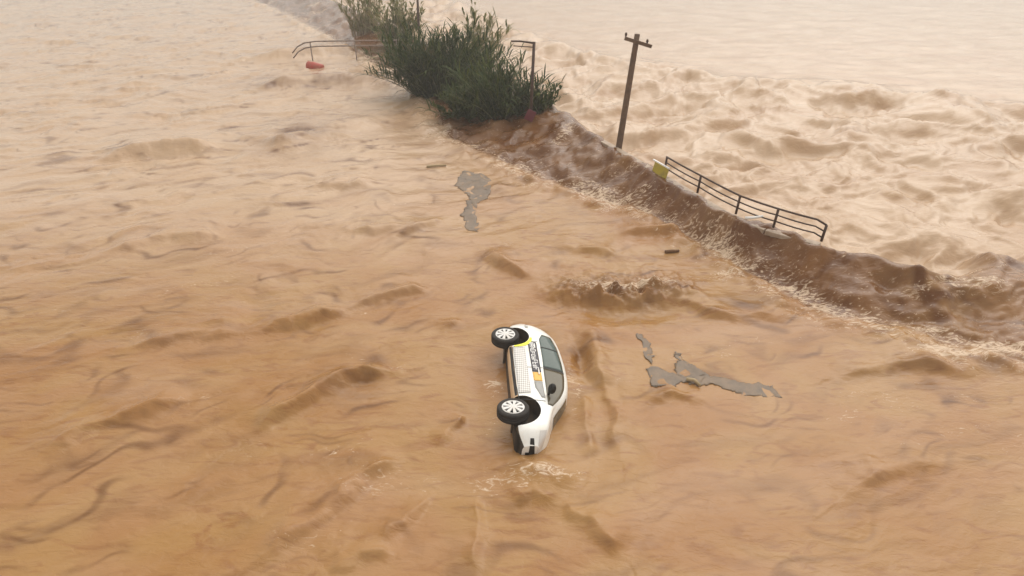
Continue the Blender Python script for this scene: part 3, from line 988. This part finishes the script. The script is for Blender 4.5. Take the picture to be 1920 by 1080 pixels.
# ------------------------------------------------------------------ things afloat, and grey sheets in place of reflections
def floating_sheet(name, outline, label, m, seed, lift=0.010, cell=0.04, cat='sheet', group=None):  # sheets added in place of grey reflecting patches on the water
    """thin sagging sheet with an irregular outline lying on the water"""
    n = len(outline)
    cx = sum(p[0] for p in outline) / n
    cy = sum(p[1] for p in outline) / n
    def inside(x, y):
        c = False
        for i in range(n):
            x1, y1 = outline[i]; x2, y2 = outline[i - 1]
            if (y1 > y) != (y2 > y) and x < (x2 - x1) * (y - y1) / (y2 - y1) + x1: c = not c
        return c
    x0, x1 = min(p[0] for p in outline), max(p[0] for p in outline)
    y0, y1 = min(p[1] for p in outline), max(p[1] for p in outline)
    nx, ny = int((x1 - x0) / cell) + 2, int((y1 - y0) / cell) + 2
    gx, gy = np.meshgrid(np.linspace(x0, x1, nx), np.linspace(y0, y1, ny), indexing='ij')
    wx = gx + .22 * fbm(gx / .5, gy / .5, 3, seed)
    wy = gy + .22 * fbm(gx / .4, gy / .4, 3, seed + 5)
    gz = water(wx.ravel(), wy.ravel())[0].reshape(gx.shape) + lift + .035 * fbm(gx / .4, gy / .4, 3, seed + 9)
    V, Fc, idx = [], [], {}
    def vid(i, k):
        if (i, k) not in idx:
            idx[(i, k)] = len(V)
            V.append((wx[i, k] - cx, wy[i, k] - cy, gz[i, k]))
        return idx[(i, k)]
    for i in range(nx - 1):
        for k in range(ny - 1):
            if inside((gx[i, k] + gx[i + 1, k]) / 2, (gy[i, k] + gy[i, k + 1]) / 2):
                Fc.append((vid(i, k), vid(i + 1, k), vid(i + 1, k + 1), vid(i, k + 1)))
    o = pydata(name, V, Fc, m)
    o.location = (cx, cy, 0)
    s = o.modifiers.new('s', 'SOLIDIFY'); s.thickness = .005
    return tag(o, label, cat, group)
floating_sheet('grey_patch_sheet', [(3.1, 11.75), (3.75, 11.75), (3.85, 12.1), (4.0, 12.55), (4.12, 12.5), (4.15, 11.95), (4.45, 11.6), (5.2, 11.35), (5.9, 11.2),
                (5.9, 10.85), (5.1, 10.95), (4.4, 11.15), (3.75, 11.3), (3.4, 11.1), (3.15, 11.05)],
               'grey sheet with a pointed corner standing in for a sky reflection on the brown water', M['sheet'], 5)
floating_sheet('grey_patch_sheet', [(3.15, 13.2), (3.3, 13.25), (3.42, 12.8), (3.45, 12.3), (3.3, 11.95), (3.15, 12.1), (3.2, 12.7)],
               'narrow grey strip standing in for a sky reflection beside the pointed sheet', M['sheet'], 15)
floating_sheet('grey_patch_sheet', [(-2.0, 24.6), (-1.3, 24.4), (-0.85, 23.9), (-0.8, 22.4), (-1.1, 21.5), (-1.3, 20.0), (-1.05, 19.0), (-1.5, 19.2), (-1.75, 20.6), (-1.6, 22.0), (-2.2, 23.4)],
               'rumpled grey sheet standing in for a grey patch of water before the overflowing wall', M['sheet'], 25, 0.009, 0.06)
def stick(pts, r, label, m=None, name='driftwood_stick', cat='driftwood', group=None):
    b = Vector((pts[0][0], pts[0][1], 0))
    zz = [water_z(p[0], p[1]) for p in pts]
    P_ = [Vector((p[0], p[1], zz[i] + p[2])) - b for i, p in enumerate(pts)]
    v, f = tube(P_, [r * (1 - .5 * i / len(P_)) for i in range(len(P_))], 7)
    o = pydata(name, v, f, m or M['stick'])
    o.location = b
    return tag(o, label, cat, group)
stick([(3.95, 11.35, .05), (4.1, 11.28, .08), (4.2, 11.12, .05)], .05, 'pale snapped branch lying on the pointed grey reflection sheet', M['dry'])
stick([(4.75, 17.6, .03), (4.95, 17.62, .06), (5.2, 17.7, .03)], .06, 'short dark branch drifting below the river wall')
stick([(-3.5, 25.1, .05), (-3.05, 25.05, .07), (-2.7, 25.1, .05)], .05, 'pale plank end drifting near the rumpled grey sheet', M['dry'], 'drift_plank', 'plank')
stick([(7.0, 17.55, .25), (7.2, 17.45, .3), (7.5, 17.5, .3)], .05, 'white pipe end jammed under the railing', M['letter'], 'pipe_end', 'pipe')


# ------------------------------------------------------------------ damp air
hz = pydata('haze', *box((0, 1720, 4.6), (7200, 3700, 12.8)), None, None, False)
tag(hz, kind='stuff')
m = bpy.data.materials.new('damp_air')
m.use_nodes = True
t = m.node_tree
t.nodes.clear()
pv = t.nodes.new('ShaderNodeVolumePrincipled')
pv.inputs['Color'].default_value = (0.97, 0.94, 0.90, 1)
pv.inputs['Density'].default_value = 0.002
pv.inputs['Anisotropy'].default_value = 0.2
mo = t.nodes.new('ShaderNodeOutputMaterial')
t.links.new(pv.outputs[0], mo.inputs['Volume'])
hz.data.materials.append(m)
